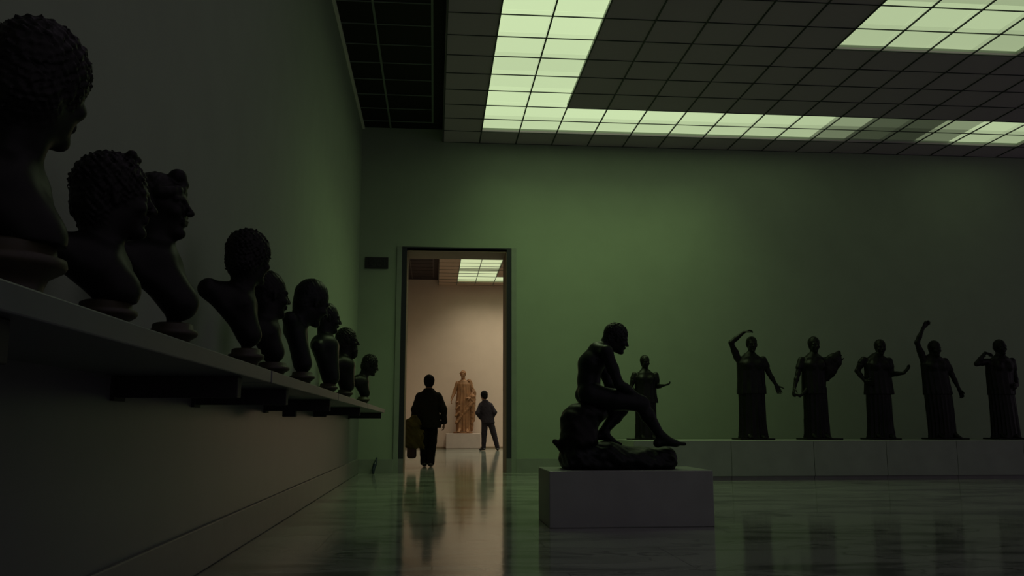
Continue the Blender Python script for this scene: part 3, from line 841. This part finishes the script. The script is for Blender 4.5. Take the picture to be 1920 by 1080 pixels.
# the person standing in the far hall
PX, PYY = 1.55, 26.4
root = empty('person', (PX, PYY, 0), 'person in a dark suit standing in the far hall, hands in pockets', 'person')
q = lambda x, z, y=0.0: (x - PX, y, z)
F = Field((-.42, -.30, .0), (.52, .32, 1.80), .006)
R = rotm(math.pi / 2 + .55, .02)
hp = np.array(q(1.475, 1.485))
head(F, hp, R, 1.06, 'none')
F.cone(hp + np.array((.01, -.02, .05)), q(1.51, 1.34), .056, .062, .03)
F.cone(q(1.53, 1.26), q(1.60, .98), .12, .115, .05, flat=((1, 0, 0), 1.25))
for sd, pts in ((-1, [q(1.385, 1.325), q(1.285, 1.10, -.07), q(1.40, .93, .07)]), (1, [q(1.675, 1.325), q(1.80, 1.12, -.06), q(1.72, .94, .08)])):
    F.chain(pts, [.05, .042, .028], .03)
    hand(F, pts[2], (.25 * -sd, .1, -1), (-sd, .3, 0), 1 if sd > 0 else -1, .3, .95)
for pts in ([q(1.50, .93), q(1.48, .50, .02), q(1.47, .10, .02)], [q(1.66, .93), q(1.77, .50, .0), q(1.885, .11, -.03)]):
    F.chain(pts, [.085, .056, .038], .03); foot(F, pts[2], (-.3, 1, 0), .85, toe=False)
F.obj('body', M['skin'], root)
Fh = Field(hp + (-.18, -.18, 0), hp + (.18, .18, .30), .006)
head(Field(hp - .2, hp + .3, .03), hp, R, 1.06, 'curly', Fh=Fh, vol=1.13)
Fh.obj('hair', M['hair'], root)
F = Field((-.42, -.30, .72), (.42, .30, 1.54), .006)
F.loft((.80, .86, 1.02, 1.18, 1.32, 1.41, 1.485), [.055, .05, .03, .005, -.02, -.03, -.04], [0, 0, 0, 0, 0, -.01, -.02], (.205, .20, .185, .195, .19, .140, .078), (.145, .145, .13, .135, .125, .10, .080), .03, (5, .012, .9))
for pts in ([q(1.375, 1.345), q(1.285, 1.10, -.07), q(1.38, .96, .05)], [q(1.685, 1.345), q(1.80, 1.12, -.06), q(1.735, .97, .06)]):
    F.chain(pts, [.056, .060, .050], .04)
F.cone(q(1.48, 1.435, -.03), q(1.54, 1.435, -.03), .052, .052, .02)
F.rough(.003, 36, .1)
F.obj('jacket', M['navy'], root)
F = Field((-.30, -.26, .03), (.50, .26, 1.02), .006)
F.cone(q(1.54, .90), q(1.64, .90), .125, .125, .04)
F.chain([q(1.51, .88), q(1.49, .50, .02), q(1.475, .075, .02)], [.105, .083, .062], .03)
F.chain([q(1.66, .88), q(1.775, .50, .0), q(1.885, .085, -.03)], [.105, .083, .062], .03)
F.rough(.003, 30, .9)
F.obj('trousers', M['navy'], root)
shoe(root, q(1.47, .095, .02), (-.55, .8, 0))
shoe(root, q(1.885, .095, -.03), (.1, 1, 0))

# ------------------------------------------------------------------ tan marble statue in the far hall
MX, MY, MZ = .93, 28.55, .49
root = empty('marble_plinth', (MX, MY, 0), 'pale lilac marble block under the tan statue in the far hall', 'plinth')
obj('block', bx(-.54, .54, -.40, .40, .03, MZ, bev=.006), M['plinth_lilac'], root)
obj('kick_base', bx(-.53, .53, -.39, .40, 0, .031), M['plinth_lilac'], root)
root = empty('marble_statue', (MX, MY, MZ), 'tan marble draped figure standing against the rose wall of the far hall', 'statue')
b = lathe(bmesh.new(), [(.30, 0), (.31, .01), (.31, .04), (.29, .05)], 36)
obj('base_plate', b, M['marble_tan'], root)
F = Field((-.50, -.36, .03), (.50, .34, 2.06), .009)
R = rotm(-math.pi / 2 - .25, .03)
hp = np.array((-.015, -.03, 1.745))
head(F, hp, R, 1.12, 'band', ph=.4)
F.cone(hp + R @ np.array((-.025, 0, .05)), (.0, 0, 1.62), .062, .075, .03)
F.cone((0, 0, 1.56), (0, 0, 1.10), .125, .12, .05, flat=((1, 0, 0), 1.4))
F.chain([(-.19, 0, 1.59), (-.285, -.02, 1.30), (-.375, -.12, 1.085)], [.068, .058, .034], .03)
hand(F, (-.375, -.12, 1.085), (-.15, -.35, -.8), (1, -.2, 0), 1, .4, 1.15)
F.chain([(.20, 0, 1.60), (.30, .0, 1.30), (.23, -.13, 1.12)], [.07, .06, .036], .03)
hand(F, (.23, -.13, 1.12), (-.9, -.3, .1), (0, .4, -1), 1, .4, 1.15)
foot(F, (-.11, -.14, .12), (-.25, -1, 0), 1.1); foot(F, (.12, -.10, .12), (.15, -1, 0), 1.1)
F.chain([(-.11, -.14, .12), (-.10, -.05, .55)], [.05, .07], .02); F.chain([(.12, -.10, .12), (.10, .0, .55)], [.05, .07], .02)
F.obj('figure', M['marble_tan'], root)
F = Field((-.50, -.36, .03), (.52, .34, 1.76), .009)
F.loft((.06, .12, .40, .75, 1.02, 1.20, 1.40, 1.56, 1.66, 1.70), [.03, .03, .02, .02, .03, .03, .02, .01, .0, .0], [0] * 10, (.245, .235, .235, .26, .27, .245, .225, .225, .15, .09), (.19, .18, .175, .18, .175, .16, .15, .14, .11, .08), .02, (8, .06, 1.2), [.07, .07, .07, .06, .05, .045, .03, .025, .01, 0])
F.obj('tunic', M['marble_tan'], root)
F = Field((-.50, -.40, .03), (.56, .36, 1.76), .009)
for i, (a, bb, ra, rb) in enumerate((((-.22, -.14, .33), (.30, -.13, .98), .045, .055), ((-.24, -.13, .55), (.30, -.12, 1.06), .040, .05), ((-.23, -.12, .78), (.29, -.11, 1.14), .036, .05),
                      ((-.22, -.10, .98), (.28, -.08, 1.20), .030, .05), ((.30, -.10, 1.15), (.27, -.02, .12), .085, .06), ((.33, .02, 1.30), (.33, .0, .40), .085, .05), ((.19, .0, 1.65), (.33, .02, 1.25), .075, .075), ((.24, .08, 1.60), (.15, .12, .20), .06, .07))):
    F.cone(a, bb, ra, rb, .022)
F.rough(.006, 30, .6)
F.obj('cloak', M['marble_tan'], root)

# ------------------------------------------------------------------ small things
root = empty('wall_sign', (-.94, YB, 3.285), 'small dark sign plate on the wall left of the doorway', 'sign')
obj('plate', bx(-.183, .183, -.022, 0, -.092, .092, bev=.004), M['sign'], root)
def strokes(segs, x0, w, hh):
    b = bmesh.new()
    for (ax_, az), (bx_, bz) in segs:
        a = Vector((x0 + ax_ * w, 0, -hh / 2 + az * hh)); c = Vector((x0 + bx_ * w, 0, -hh / 2 + bz * hh))
        d = (c - a); n = Vector((-d.z, 0, d.x)).normalized() * .007; e = d.normalized() * .006
        f = [a - e + n, c + e + n, c + e - n, a - e - n]
        lo = [b.verts.new((p.x, -.0215, p.z)) for p in f]; hi = [b.verts.new((p.x, -.0245, p.z)) for p in f]
        b.faces.new(hi)
        for i in range(4): b.faces.new((lo[i], lo[(i + 1) % 4], hi[(i + 1) % 4], hi[i]))
    return b
GL = {'C': [((1, .9), (.7, 1)), ((.7, 1), (.2, 1)), ((.2, 1), (0, .7)), ((0, .7), (0, .3)), ((0, .3), (.2, 0)), ((.2, 0), (.7, 0)), ((.7, 0), (1, .1))],
      'X': [((0, 0), (1, 1)), ((0, 1), (1, 0))], 'H': [((0, 0), (0, 1)), ((1, 0), (1, 1)), ((0, .5), (1, .5))]}
for i, ch in enumerate('CXH'):
    obj('letter', strokes(GL[ch], -.125 + i * .092, .062, .095), M['letter'], root)

F = Field((-.10, -.12, -.002), (.12, .08, .30), .004)
F.chain([(-.012, -.045, .012), (-.015, -.035, .06), (.005, -.012, .14), (.032, .012, .235)], [.018, .024, .028, .012], .012)
F.cut(2, .0)
o = F.obj('bent_rod', M['blue']); o.location = (-.895, 13.83, 0)
tag(o, 'small dark blue bent rod standing by the wall left of the doorway', 'rod')
